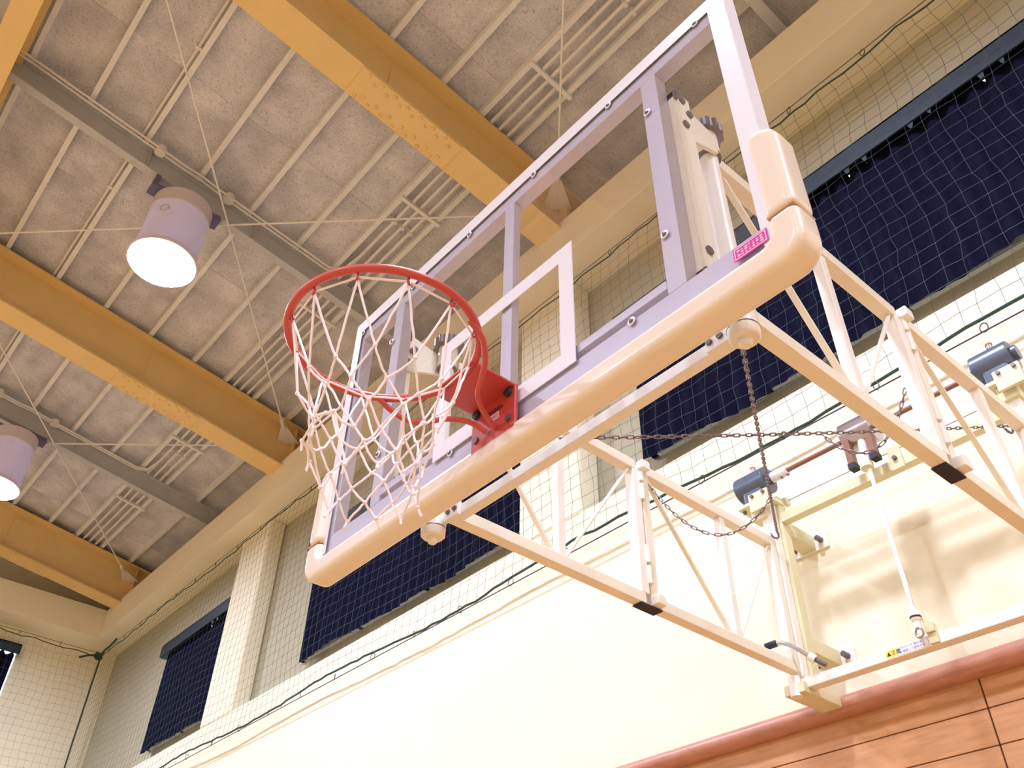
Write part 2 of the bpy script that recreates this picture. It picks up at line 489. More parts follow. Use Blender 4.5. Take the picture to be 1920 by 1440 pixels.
# ---------------------------------------------------------------- grey lamp beams
GL = {-9.16: 'grey steel beam carrying the lamp at the left edge', -4.52: 'grey steel beam carrying the lamp in the upper left',
      0.12: 'grey steel beam straight above the backboard', 4.76: 'grey steel beam beyond the right side of the backboard', 9.40: 'grey steel beam nearest the right wall'}
for gx in GREYS:
    t = thing('lamp_beam', (gx, 2.9, zs(2.9, .4)), GL[gx], 'beam', 'grey lamp beams')
    def sl(xa, xb, o0, o1, ya=-10.5, yb=2.95):
        return MB().hexa([(xa,ya,zs(ya,o0)),(xb,ya,zs(ya,o0)),(xb,yb,zs(yb,o0)),(xa,yb,zs(yb,o0))],
                         [(xa,ya,zs(ya,o1)),(xb,ya,zs(ya,o1)),(xb,yb,zs(yb,o1)),(xa,yb,zs(yb,o1))])
    sl(gx-.042, gx+.042, .395, .407).build('bottom_flange', 'grey', t)
    sl(gx-.004, gx+.004, .407, .64).build('web', 'grey', t)
    sl(gx-.042, gx+.042, .628, .64).build('top_flange', 'grey', t)
    for y in (0.55, -0.55):
        MB().box(gx-.04, gx+.04, y-.005, y+.005, zs(y,.41), zs(y,.63)).build('stiffener', 'grey', t)
for gx in (-9.16, -4.52):
    nm = 'the left edge lamp' if gx < -5 else 'the upper left lamp'
    t = thing('lamp_wiring', (gx+.1, 0, zs(0, .55)), 'thin pair of wiring tubes along the beam of ' + nm, 'conduit')
    for k, dx in enumerate((.105, .15)):
        pts = [(gx+dx, y, zs(y, .585)) for y in (-3.5, -.25)] + [(gx+dx+.0, -.1, zs(-.1, .60)), (gx+dx, .1, zs(.1, .585)), (gx+dx, 1.3, zs(1.3, .585)), (gx+dx+.05, 1.42, zs(1.42, .60)), (gx+dx+.4, 1.47, zs(1.47, .63))]
        MB().tube(pts, 0.011, 6).build('tube', 'conduit', t, smooth=True)
    for y in (-.5, .2):
        MB().cyl((gx+.12, y, zs(y,.56)), (gx+.12, y, zs(y,.63)), .05, 14).build('junction_box', 'conduit', t, smooth=True)

# ---------------------------------------------------------------- roof bracing rods
def brace(name_lab, p, q):
    t = thing('brace_rod', p, name_lab, 'rod', 'roof bracing rods')
    MB().tube([p, q], 0.009, 8).build('rod', 'rod', t, smooth=True)
    d = (V(q)-V(p)).normalized()
    for e, s in ((V(p), 1), (V(q), -1)):
        a = e + d*s*0.02; b = e + d*s*0.30; c = e + d*s*0.42
        side = d.cross(V((0,0,1))).normalized()
        mb = MB()
        wv = side*0.13; hv = V((0,0,0.006))
        mb.hexa([a-wv-hv, a+wv-hv, b+side*.035-hv, b-side*.035-hv], [a-wv+hv, a+wv+hv, b+side*.035+hv, b-side*.035+hv])
        mb.build('gusset_plate', 'conduit', t)
        MB().cyl(b - d*s*.02, c, 0.024, 10).build('sleeve', 'conduit', t, smooth=True)
RB = {(-2.2, -6.84): 'in the bay with the upper left lamp', (-6.84, -11.48): 'in the bay of the left edge lamp', (2.44, -2.2): 'right of the beam nearest the backboard'}
for (xa, xb), lab in RB.items():
    brace('thin pale bracing rod slanting to the wall ' + lab, (xb+.02, 2.2+.12, zs(2.3, .40)), (xa-.02, -1.70, zs(-1.70, .40)))
    brace('thin pale bracing rod crossing level overhead ' + lab, (xa-.02, 2.2+.12, zs(2.3, .40)), (xb+.02, -1.75, zs(-1.75, .40)))

# ---------------------------------------------------------------- lamps (the light of the hall)
def lamp(x, y, z, lab):
    t = thing('high_bay_lamp', (x, y, z), lab, 'lamp', 'high bay lamps')
    top = z + 0.72
    MB().lathe([(0.0, .72), (.245, .72), (.262, .70), (.262, .55), (.248, .545), (.248, .56), (0.0, .56)], (x, y, z), 36).build('housing', 'lamp_body', t, smooth=True)
    sh = MB().lathe([(.250, .56), (.252, .30), (.262, .05), (.280, .0), (.292, -.005), (.285, .012), (.266, .055), (.256, .30), (.254, .56)], (x, y, z), 36).build('shade', 'shade', t, smooth=True)
    MB().lathe([(.283, -.012), (.297, -.006), (.297, .006), (.283, .004), (.283, -.012)], (x, y, z), 36).build('rim', 'lamp_body', sh, smooth=True)
    MB().lathe([(.0, .036), (.12, .037), (.20, .039), (.258, .044)], (x, y, z), 28).build('diffuser', 'glow', t, smooth=True)
    cap = MB().lathe([(.03, 0), (.045, .002), (.045, .01), (.03, .012), (.03, 0)], (0, 0, 0), 16)
    rot = Matrix.Rotation(math.radians(90), 4, 'Y')
    o = place(cap.mesh('emblem_ring', 'lamp_body', True), 'emblem_ring', t, Matrix.Translation((x+.175, y-.172, z+.42)) @ Matrix.Rotation(math.radians(-45), 4, 'Z') @ rot)
    br = MB().box(x-.07, x+.07, y-.33, y+.33, z+.74, z+.775)
    br.add([(0,0,0)], [])
    br.v.pop()
    br.build('bracket', 'lamp_dark', t)
    for s in (-1, 1):
        MB().box(x-.05, x+.05, y+s*.30-.02, y+s*.30+.02, z+.77, zs(y+s*.3, .395)).build('hanger', 'lamp_dark', t)
    MB().cyl((x, y, z+.71), (x, y, z+.75), .06, 14).build('stem', 'lamp_dark', t, smooth=True)
    return t
LZ = 7.235
l0 = lamp(-4.52, -0.12, LZ, 'glowing white high bay lamp in the upper left, whole in view')
for i, gx in enumerate(GREYS):
    for j, y in enumerate((-0.12, -6.6, -13.2, -19.5)):
        if (gx, j) == (-4.52, 0): continue
        z = LZ if j == 0 else (zs(y, .4) - .82 if y > RIDGE else zs(2*RIDGE-y, .4) - .82)
        c = copy_tree(l0, (gx+4.52, y+.12, z-LZ))
        if (gx, j) == (-9.16, 0): c['label'] = 'glowing white high bay lamp cut off by the left edge'
        else: c['label'] = 'lamp in the %s row from the backboard wall, %s from the left wall' % (('first', 'second', 'third', 'fourth')[j], ('first', 'second', 'third', 'fourth', 'fifth')[i])

# ---------------------------------------------------------------- windows and curtains
def window(n, x0, x1, z0, z1):
    o = struct('window_%d' % n, MB().box(x0, x1, 2.685, 2.69, z0, z1), 'daylight')
    nn = max(2, round((x1-x0)/0.9))
    for i in range(nn+1):
        x = x0 + (x1-x0)*i/nn
        MB().box(x-.025, x+.025, 2.665, 2.70, z0-.03, z1+.03).build('sash', 'sash', o)
    for z in (z0, z1):
        MB().box(x0-.025, x1+.025, 2.665, 2.70, z-.03, z+.03).build('sash', 'sash', o)
window(1, -9.80, -8.0, 5.05, 6.30)
window(2, -6.22, -3.2, 5.05, 6.30)
window(3, -1.66, 2.0, 5.05, 6.30)

def curtain(x0, x1, label, left=True):
    t = thing('blackout_curtain', (x0, 2.58, 4.95), label, 'curtain', 'blackout curtains over the end wall windows')
    zt, zb = 6.238, 4.95
    n = int((x1-x0)/0.0125); m = 10
    mb = MB(); ph = random.uniform(0, 6)
    vs = []; fs = []
    for j in range(m+1):
        f = j/m
        for i in range(n+1):
            x = x0 + (x1-x0)*i/n
            fold = math.sin(x*2*math.pi/0.125 + ph + .8*math.sin(x*1.7))
            y = 2.585 + 0.026*fold*(0.55+0.45*f) + 0.012*math.sin(x*5.1+ph)*f
            sag = 0.24*max(0, math.sin(x*math.pi/0.0625+ph)*math.sin(x*7.3+2*ph) - .5)
            top = zt - sag + 0.008
            bot = zb + 0.016*fold + 0.018*math.sin(x*2.3+ph) + .012*math.sin(x*9+ph)
            vs.append((x, y, top + (bot-top)*f))
    for j in range(m):
        for i in range(n):
            a = j*(n+1)+i
            fs.append((a, a+1, a+n+2, a+n+1))
    o = mb.add(vs, fs).build('fabric', 'navy', t, smooth=True, auto=80)
    MB().box(x0-.10, x1+.06, 2.505, 2.520, 6.13, 6.285).build('valance', 'valance', t, bevel=.003)
    MB().box(x0-.10, x1+.06, 2.505, 2.685, 6.27, 6.285).build('valance_top', 'valance', t)
    MB().box(x0-.10, x0-.088, 2.52, 2.685, 6.13, 6.27).build('valance_end', 'valance', t)
    MB().tube([(x0-.08, 2.585, 6.255), (x1+.04, 2.585, 6.255)], 0.008, 6).build('curtain_rail', 'valance', t)
    return t
curtain(-9.72, -7.96, 'narrow navy blackout curtain left of the piers in the far corner')
curtain(-6.09, -2.87, 'navy blackout curtain seen below the left half of the backboard')
curtain(-1.70, 2.1, 'wide navy blackout curtain behind the right half of the backboard')
# left wall curtain, only its edge in view
t = thing('blackout_curtain', (RX0+.06, 1.2, 4.9), 'navy blackout curtain on the side wall at the left edge', 'curtain')
mb = MB(); vs = []; fs = []; n = 220
ya, yb = -1.5, 1.33
for j in range(2):
    for i in range(n+1):
        y = ya + (yb-ya)*i/n
        vs.append((RX0+.10+.025*math.sin(y*50), y, (6.60, 5.0)[j] + .015*math.sin(y*50)))
for i in range(n): fs.append((i, i+1, n+2+i, n+1+i))
mb.add(vs, fs).build('fabric', 'navy', t, smooth=True, auto=80)
MB().box(RX0+.145, RX0+.16, -1.6, 1.37, 6.60, 6.74).build('valance', 'valance', t)
MB().box(RX0, RX0+.16, -1.6, 1.37, 6.725, 6.74).build('valance_top', 'valance', t)
MB().box(RX0, RX0+.16, 1.36, 1.37, 6.60, 6.74).build('valance_end', 'valance', t)
o = struct('window_4', MB().box(RX0+.005, RX0+.01, -1.4, 1.36, 5.2, 6.68), 'daylight')

# ---------------------------------------------------------------- safety nets on the walls
def flat_net(label, axis, c, a0, a1, z0, z1, cell=0.1, seed=1):
    """square mesh net hung along x (axis 0, at y=c) or along y (axis 1, at x=c)"""
    rnd = random.Random(seed)
    nx = round((a1-a0)/cell); nz = round((z1-z0)/cell)
    P3 = (lambda a, d, z: V((a, c+d, z))) if axis == 0 else (lambda a, d, z: V((c+d, a, z)))
    base = P3(a0, 0, z0)
    t = thing('safety_net', base, label, 'net', 'green safety nets on the walls')
    grid = []
    for i in range(nx+1):
        colm = []
        for j in range(nz+1):
            a = a0 + (a1-a0)*i/nx; z = z0 + (z1-z0)*j/nz
            f = j/nz
            scal = 0.028*abs(math.sin(math.pi*(a-a0)/0.56))
            z = z - scal*f*f - 0.02*math.sin(a*2.1+seed)*(1-f) + rnd.uniform(-.007, .007)
            a = a + .02*math.sin(z*5+a*1.3) + rnd.uniform(-.009, .009)
            d = .012*math.sin(a*2.2+z*2) + rnd.uniform(-.004, .004)
            colm.append(P3(a, d, z))
        grid.append(colm)
    mb = MB()
    R_ = 0.0013
    def seg(p, q):
        d = (q-p); l = d.length
        if l < 1e-6: return
        d /= l
        u = d.cross(V((0.3, 0.9, 0.2))).normalized(); v_ = d.cross(u)
        vs = []
        for e in (p, q):
            for k in range(3):
                an = 2.0944*k
                vs.append(e + (u*math.cos(an)+v_*math.sin(an))*R_)
        mb.add(vs, [(0,1,4,3),(1,2,5,4),(2,0,3,5)])
    for i in range(nx+1):
        for j in range(nz+1):
            if i < nx: seg(grid[i][j], grid[i+1][j])
            if j < nz: seg(grid[i][j], grid[i][j+1])
    tag(mb.build('netting', 'cord', t), kind='stuff')
    MB().tube([grid[i][nz] for i in range(nx+1)], 0.0065, 6).build('top_rope', 'rope', t, smooth=True)
    MB().tube([grid[i][0] for i in range(nx+1)], 0.0085, 6).build('bottom_rope', 'rope', t, smooth=True)
    wz0, wz1 = z0-.045, z1+.028
    MB().tube([P3(a0, 0, wz1), P3(a1, 0, wz1)], 0.0035, 6).build('top_wire', 'wire', t, smooth=True)
    MB().tube([P3(a0, 0, wz0), P3(a1, 0, wz0)], 0.004, 6).build('bottom_wire', 'wire', t, smooth=True)
    ringm = MB().tube([(0.017*math.cos(2*math.pi*k/14), 0, 0.028*math.sin(2*math.pi*k/14)) for k in range(14)], 0.003, 5, closed=True).mesh('net_ring', 'wire', True)
    k = 0; a = a0 + .3
    while a < min(a1, 2.2):
        for wz, dz in ((wz0, .02), (wz1, -.02)):
            if axis == 1 and wz == wz0: continue
            mw = Matrix.Translation(P3(a, 0, wz+dz)) @ Matrix.Rotation(random.uniform(-.6, .6), 4, 'Z') @ Matrix.Rotation(random.uniform(-.5, .5), 4, 'Y')
            place(ringm, 'net_ring', t, mw)
        a += 0.56
    return t
tn = flat_net('long green square mesh safety net across the end wall windows', 0, 2.40, -12.06, 2.6, 4.47, 6.84, seed=3)
MB().tube([(-12.06+.012*math.sin(z*3), 2.40, z) for z in [6.86-.1*i for i in range(25)]], 0.012, 6).build('corner_rope', 'rope', tn, smooth=True)
flat_net('green safety net along the side wall at the left', 1, -12.08, -2.4, 2.40, 4.47, 6.84, seed=5)
t = thing('rope_knot', (-12.05, 2.38, 6.82), 'dark knotted rope ends where the two wall nets meet in the corner', 'rope')
rn = random.Random(4)
MB().tube([(-12.05+.05*math.cos(a*1.9), 2.37+.05*math.sin(a*2.3), 6.82+.035*math.sin(a*1.3)) for a in [i*.45 for i in range(28)]], 0.016, 6).build('knot', 'rope', t, smooth=True)
MB().tube([(-12.05, 2.37, 6.83), (-11.9, 2.36, 6.80), (-11.7, 2.35, 6.81), (-11.5, 2.34, 6.79), (-11.25, 2.32, 6.80)], 0.016, 6).build('loose_end', 'rope', t, smooth=True)
MB().tube([(-12.05, 2.35, 6.82), (-12.0, 2.22, 6.77), (-11.98, 2.1, 6.70)], 0.016, 6).build('loose_end', 'rope', t, smooth=True)

# ---------------------------------------------------------------- backboard
BB = thing('backboard', (0, 0, 2.90), 'clear glass basketball backboard with white border and cream bottom padding', 'backboard')
ZT, ZB = 3.967, 2.90
gl = MB().box(-.898, .898, 0.0, .006, ZB, ZT-.002).build('glass_pane', 'glass', BB)
def ring_rect(mb, x0, x1, z0, z1, wd, y0, y1):
    mb.box(x0, x1, y0, y1, z1-wd, z1); mb.box(x0, x1, y0, y1, z0, z0+wd)
    mb.box(x0, x0+wd, y0, y1, z0+wd, z1-wd); mb.box(x1-wd, x1, y0, y1, z0+wd, z1-wd)
    return mb
# outer frame behind the glass and the painted border on it
for nm, a in (('frame_top', (-.90, .90, .0065, .05, 3.868, ZT)), ('frame_bottom', (-.90, .90, .0065, .05, ZB, 3.015)),
              ('frame_rail', (-.585, .585, .0065, .04, 3.036, 3.064)),
              ('frame_side', (-.90, -.842, .0065, .05, 3.015, 3.868)), ('frame_side', (.842, .90, .0065, .05, 3.015, 3.868))):
    MB().box(*a).build(nm, 'frame', BB, bevel=.002, seg=1)
for nm, a in (('border_top', (-.90, .90, -.0016, -.0004, 3.912, ZT)), ('border_side', (-.90, -.858, -.0016, -.0004, 2.95, 3.912)), ('border_side', (.847, .90, -.0016, -.0004, 2.95, 3.912)),
              ('edge_strip', (-.902, .902, -.0005, .05, ZT-.001, ZT+.003)), ('edge_strip', (.898, .903, -.0005, .05, 3.2, ZT)), ('edge_strip', (-.903, -.898, -.0005, .05, 3.2, ZT))):
    MB().box(*a).build(nm, 'white', BB)
tr = MB(); ring_rect(tr, -.295, .292, 3.003, 3.447, .052, -.0035, -.0005).build('target_rectangle', 'white', BB)
for xc, hw, z0 in ((.613, .028, 3.015), (-.606, .026, 3.015), (.008, .023, 3.065)):
    MB().box(xc-hw, xc+hw, .0065, .05 if abs(xc) > .1 else .035, z0, 3.868).build('channel', 'frame', BB, bevel=.002, seg=1)
bm_ = MB().lathe([(0, -.004), (.005, -.004), (.008, 0.0)], n=10).mesh('screw', 'bolt', True)
RXm = Matrix.Rotation(math.radians(-90), 4, 'X')
scr = [(-.197, 3.903), (.132, 3.907), (.466, 3.907), (.802, 3.914), (-.528, 3.905), (-.852, 3.902), (.602, 3.713), (.604, 3.202), (.477, 3.006), (-.625, 3.70), (-.614, 3.205), (-.216, 2.999)]
for x, z in scr:
    place(bm_, 'screw', BB, Matrix.Translation((x, -.001, z)) @ RXm)
wsh = MB().lathe([(.0, -.001), (.011, -.001), (.012, 0.0005)], n=14).mesh('washer', 'white', True)
for x, z in scr:
    place(wsh, 'washer', BB, Matrix.Translation((x, -.0006, z)) @ RXm)
# padding
def arc(cx, cz, r, a0, a1, n=7):
    return [(cx + r*math.cos(math.radians(a0+(a1-a0)*i/n)), cz + r*math.sin(math.radians(a0+(a1-a0)*i/n))) for i in range(n+1)]
XO, PZ0, PZ1, XI, SZ = .945, 2.862, 2.930, .872, 2.996
poly = [(-XO, SZ)] + arc(-XO+.06, PZ0+.06, .06, 180, 270) + arc(XO-.06, PZ0+.06, .06, 270, 360) + [(XO, SZ), (XI, SZ)] + arc(XI-.03, PZ1+.03, .03, 0, -90, 5) + arc(-XI+.03, PZ1+.03, .03, 270, 180, 5) + [(-XI, SZ)]
pd = MB().prism_xz(poly, -.024, .060).build('bottom_padding', 'pad', BB, bevel=.02, seg=5)
for s in (-1, 1):
    pl = [(s*XI, SZ+.001), (s*XO, SZ+.001), (s*XO, 3.235), (s*(XO-.012), 3.262), (s*(XO-.035), 3.278), (s*XI, 3.278)]
    if s < 0: pl.reverse()
    MB().prism_xz(pl, -.024, .060).build('side_padding', 'pad', BB, bevel=.02, seg=5)
    MB().box(min(s*.876, s*.941), max(s*.876, s*.941), -.0205, .056, SZ-.002, SZ+.003).build('padding_seam', 'padseam', BB)
# magenta sticker with a light frame and small marks
stk = MB().box(.775, .862, -.0052, -.0045, 2.957, 2.994).build('sticker', 'magenta', BB)
ring_rect(MB(), .778, .859, 2.960, 2.991, .0025, -.006, -.0052).build('sticker_frame', 'pink', stk)
mk = random.Random(2)
for i in range(7):
    x = .785 + .0098*i
    for k in range(3):
        z = 2.966 + .007*k
        MB().box(x, x+mk.uniform(.003, .008), -.006, -.0053, z, z+mk.uniform(.002, .005)).build('print_mark', 'pink', stk)
# steel brackets behind the glass that carry the board on the pivot pipes
for s in (-1, 1):
    MB().box(min(s*.612, s*.660), max(s*.612, s*.660), .05, .062, 3.04, 3.80).build('mount_angle', 'cream', BB)
    MB().box(min(s*.654, s*.668), max(s*.654, s*.668), .0621, .11, 3.04, 3.80).build('mount_angle', 'cream', BB)
    for zc in (3.755, 3.13):
        g = MB().prism_yz([(.055, zc+.05), (.24, zc+.015), (.24, zc-.06), (.055, zc-.14)], s*.648-.0055, s*.648+.0055).build('gusset', 'cream', BB)
        for y, z in ((.075, zc+.015), (.075, zc-.10), (.10, zc-.03)):
            MB().cyl((s*.648+.004, y, z), (s*.648+.026, y, z), .013, 8).build('bolt', 'bolt', g)
    for z in (3.79, 3.06):
        MB().box(s*.64-.03, s*.64+.03, .05, .085, z-.02, z+.02).build('clamp', 'bolt', BB, bevel=.006)

# ---------------------------------------------------------------- pivot pipes and tie bar
for s, side in ((1, 'right'), (-1, 'left')):
    t = thing('pivot_post', (s*.617, .24, 2.98), 'cream upright pivot pipe behind the %s half of the glass backboard' % side, 'pivot post', 'pivot posts')
    x, y = s*.617, .24
    MB().cyl((x, y, 3.08), (x, y, 3.70), .027, 20).build('pipe', 'cream_white', t, smooth=True)
    MB().cyl((x, y, 3.705), (x, y, 3.80), .036, 20).build('collar', 'cream', t, smooth=True)
    MB().cyl((x, y, 3.698), (x, y, 3.706), .037, 20).build('groove', 'bolt', t, smooth=True)
    pr = []
    nn = 48
    kn = MB()
    vs = []
    for z in (3.798, 3.835):
        for i in range(nn):
            r = .052 + (.005 if (i//2) % 2 else 0)
            a = 2*math.pi*i/nn
            vs.append((x+r*math.cos(a), y+r*math.sin(a), z))
    kn.add(vs, [(i, (i+1) % nn, nn+(i+1) % nn, nn+i) for i in range(nn)] + [tuple(reversed(range(nn))), tuple(range(nn, 2*nn))])
    kn.build('knurled_nut', 'bolt', t)
    MB().lathe([(0, 2.975), (.012, 2.977), (.017, 2.985), (.019, 2.996), (.021, 2.997), (.034, 2.998), (.039, 3.004), (.040, 3.035), (.040, 3.075), (.034, 3.083), (0, 3.083)], (x, y, 0), 28).build('bottom_cap', 'cream', t, smooth=True)
    MB().lathe([(.0402, 3.026), (.041, 3.028), (.0402, 3.030)], (x, y, 0), 28).build('cap_groove', 'bolt', t)
t = thing('tie_bar', (0, .27, 3.06), 'cream square bar joining the two pivot caps below the backboard', 'bar')
MB().box(-.57, .57, .262, .298, 3.045, 3.082).build('bar', 'cream_white', t, bevel=.003)
for s in (-1, 1):
    lug = MB().box(min(s*.50, s*.60), max(s*.50, s*.60), .245, .262, 3.036, 3.086).build('lug', 'cream_white', t, bevel=.002, seg=1)
    for dx in (.515, .548):
        MB().cyl((s*dx, .246, 3.062), (s*dx, .238, 3.062), .009, 10).build('bolt', 'bolt', lug)

# ---------------------------------------------------------------- folding support arms
def arm(s, side):
    x = s*.605
    t = thing('support_arm', (x, 2.16, 3.08), 'cream steel truss arm holding the %s side of the backboard' % side, 'support arm', 'folding truss arms')
    a = .023
    zl0, zl1, zu0, zu1 = 3.081, 3.126, 3.690, 3.736
    for y0, y1, n in ((.27, 1.205, 1), (1.279, 2.119, 2)):
        MB().box(x-a, x+a, y0, y1, zl0, zl1).build('lower_chord', 'cream', t, bevel=.003)
        MB().box(x-a, x+a, y0, y1, zu0, zu1).build('upper_chord', 'cream', t, bevel=.003)
        yc = .78 if n == 1 else 1.77
        MB().box(x-.017, x+.017, yc-.017, yc+.017, zl1, zu0).build('upright', 'cream_white', t, bevel=.002)
        ya = .30 if n == 1 else 1.28
        yb = 1.18 if n == 1 else 2.12
        MB().beam((x, ya, zu0+.005), (x, yc-.03, zl1), .010, .018, up=(1,0,0)).build('brace', 'cream', t)
        MB().tube([(x+.005, yb, zu0+.002), (x+.005, yc+.02, zl1)], .0075, 8).build('brace', 'cream_white', t, smooth=True)
    MB().box(x-a, x+a, 1.185, 1.228, zl1, zu0).build('hinge_post', 'cream_white', t, bevel=.003)
    MB().box(x-a, x+a, 1.235, 1.278, zl0, zu1).build('hinge_post', 'cream', t, bevel=.003)
    for z in (3.55, 3.64, 3.17, 3.26):
        MB().cyl((x+s*0+.024, 1.2315, z), (x+.024, 1.2315, z+.075), .012, 12).build('hinge_barrel', 'cream_white', t, smooth=True)
    MB().box(x-.024, x+.024, 1.175, 1.290, zl0-.006, zl0-.0005).build('end_plate', 'black', t)
    MB().box(x+.018, x+.055, 1.215, 1.262, zu1-.045, zu1-.005).build('stop_block', 'cream_white', t, bevel=.004)
    MB().box(x+.018, x+.055, 1.235, 1.282, zl0+.002, zl0+.042).build('stop_block', 'cream_white', t, bevel=.004)
    MB().box(x-a, x+a, 2.12, 2.16, zl0, zu1).build('end_post', 'cream', t, bevel=.003)
    return t
arm(-1, 'left'); arm(1, 'right')

# ---------------------------------------------------------------- wall mount frame
t = thing('wall_mount_frame', (0, 2.45, 3.0), 'cream steel frame bolted to the wall behind the two truss arms', 'frame')
for s in (-1, 1):
    x = s*.605
    MB().box(x-.045, x+.045, 2.215, 2.275, 2.995, 3.985).build('post', 'ivory', t, bevel=.004)
    MB().box(x-.030, x+.030, 2.165, 2.213, 3.03, 3.95).build('pivot_bar', 'cream_white', t, bevel=.004)
    MB().box(x-.016, x+.016, 2.145, 2.166, 3.03, 3.70).build('pivot_bar', 'cream', t, bevel=.003)
    for z in (3.83, 3.235):
        so = MB().box(x-.04, x+.04, 2.275, D, z-.035, z+.035).build('standoff', 'ivory', t, bevel=.003)
        pl = MB().box(x-.11, x+.11, D-.012, D, z-.045, z+.045).build('wall_plate', 'cream_white', t, bevel=.003)
        for dx in (-.075, .075):
            MB().cyl((x+dx, D-.012, z), (x+dx, D-.05, z), .014, 10).build('bolt', 'bolt', pl)
    MB().box(x-.05, x+.05, 2.12, D-.02, 2.985, 3.030).build('foot', 'ivory', t, bevel=.003)
    MB().cyl((x, 2.135, 2.975), (x, 2.135, 3.06), .026, 16).build('foot_pivot', 'cream_white', t, smooth=True)
MB().box(-.56, .56, 2.215, 2.262, 3.835, 3.885).build('top_rail', 'ivory', t, bevel=.003)
MB().box(-.585, .585, 2.150, 2.205, 3.008, 3.052).build('bottom_rail', 'cream_white', t, bevel=.003)
# caution label on the bottom rail
lb = MB().box(-.185, -.005, 2.1488, 2.1497, 3.014, 3.047).build('caution_label', 'sticker', t)
MB().box(-.185, -.135, 2.1482, 2.1488, 3.016, 3.045).build('label_patch', 'yellow_s', lb)
MB().prism_xz([(-.181, 3.021), (-.163, 3.021), (-.172, 3.039)], 2.1477, 2.1482).build('warning_triangle', 'ink', lb)
def text(body, size, x, y, z, m, parent, name, rot=(math.radians(90), 0, 0)):
    cu = bpy.data.curves.new(name, 'FONT'); cu.body = body; cu.size = size; cu.extrude = 0.0002
    cu.materials.append(M[m])
    o = bpy.data.objects.new(name, cu); COL.objects.link(o)
    o.parent = parent
    o.location = V((x, y, z)) - ORG[parent.name]
    o.rotation_euler = rot
    return o
text('注意', .021, -.163, 2.1480, 3.0225, 'ink', lb, 'caution_lettering')
text('必ずロック 取付ネジ', .012, -.128, 2.1484, 3.034, 'violet_ink', lb, 'small_lettering')
text('■ 確認して使用する', .012, -.128, 2.1484, 3.019, 'violet_ink', lb, 'small_lettering')

# drive shaft and its bearings along the top
ZS_, YS_ = 4.07, 2.185
t = thing('drive_shaft', (0, YS_, ZS_), 'thin brown shaft running between the winch housings along the wall', 'shaft')
MB().cyl((-.53, YS_, ZS_), (.51, YS_, ZS_), .0115, 12).build('shaft', 'copper', t, smooth=True)
MB().cyl((-.548, YS_, ZS_), (-.455, YS_, ZS_), .027, 16).build('coupling', 'sticker', t, smooth=True)
for x in (-.49, -.455):
    MB().cyl((x, YS_, ZS_-.028), (x, YS_-.012, ZS_-.03), .006, 8).build('set_screw', 'bolt', t)
t = thing('guy_cable', (0, 2.3, 3.985), 'thin grey cable stretched level below the brown shaft', 'cable')
MB().tube([(-.56, 2.30, 3.99), (.56, 2.30, 3.98)], .0025, 6).build('wire', 'chrome', t, smooth=True)
for s in (-1, 1):
    MB().box(s*.56-.012, s*.56+.012, 2.276, 2.312, 3.965, 4.0).build('clip', 'ivory', t)
def winch(x0, x1, lab, mir):
    xc = (x0+x1)/2
    t = thing('winch_housing', (xc, YS_, 3.95), lab, 'winch', 'winch housings')
    body = MB().cyl((x0, YS_, ZS_), (x1, YS_, ZS_), .070, 28).build('drum', 'slate', t, bevel=.004)
    MB().box(xc-.05, xc+.06, YS_-.05, YS_+.05, 3.955, ZS_-.02).build('gear_body', 'slate', t, bevel=.012, seg=3)
    MB().cyl((x1-.002, YS_, ZS_+.005), (x1+.022, YS_, ZS_+.005), .034, 18).build('end_flange', 'slate', t, smooth=True)
    MB().cyl((x0-.014, YS_, ZS_+.005), (x0+.002, YS_, ZS_+.005), .03, 18).build('end_flange', 'slate', t, smooth=True)
    ev = MB().cyl((xc+.01, YS_-.01, ZS_+.065), (xc+.01, YS_-.01, ZS_+.092), .014, 12).build('oil_cup', 'chrome', t, smooth=True)
    MB().cyl((xc+.01, YS_-.01, ZS_+.092), (xc+.01, YS_-.01, ZS_+.100), .015, 12).build('oil_cap', 'red', ev, smooth=True)
    MB().box(xc-.085, xc+.10, YS_-.06, YS_+.065, 3.938, 3.958).build('base_plate', 'ivory', t, bevel=.003)
    MB().box(xc-.01, xc+.10, YS_-.068, YS_-.052, 3.89, 3.99).build('front_plate', 'ivory', t, bevel=.003)
    for dx in (.015, .08):
        MB().cyl((xc+dx, YS_-.068, 3.972), (xc+dx, YS_-.078, 3.972), .009, 8).build('bolt', 'bolt', t)
    MB().cyl((xc-.065, YS_-.03, 3.94), (xc-.065, YS_-.03, 3.925), .009, 8).build('bolt', 'bolt', t)
    MB().box(xc-.03, xc+.05, YS_-.035, YS_+.035, 3.86, 3.94).build('stand', 'ivory', t, bevel=.003)
    return t
winch(-.735, -.565, 'blue grey winch housing on top of the left wall post', 1)
winch(.515, .675, 'shiny slate winch housing on top of the right wall post', -1)

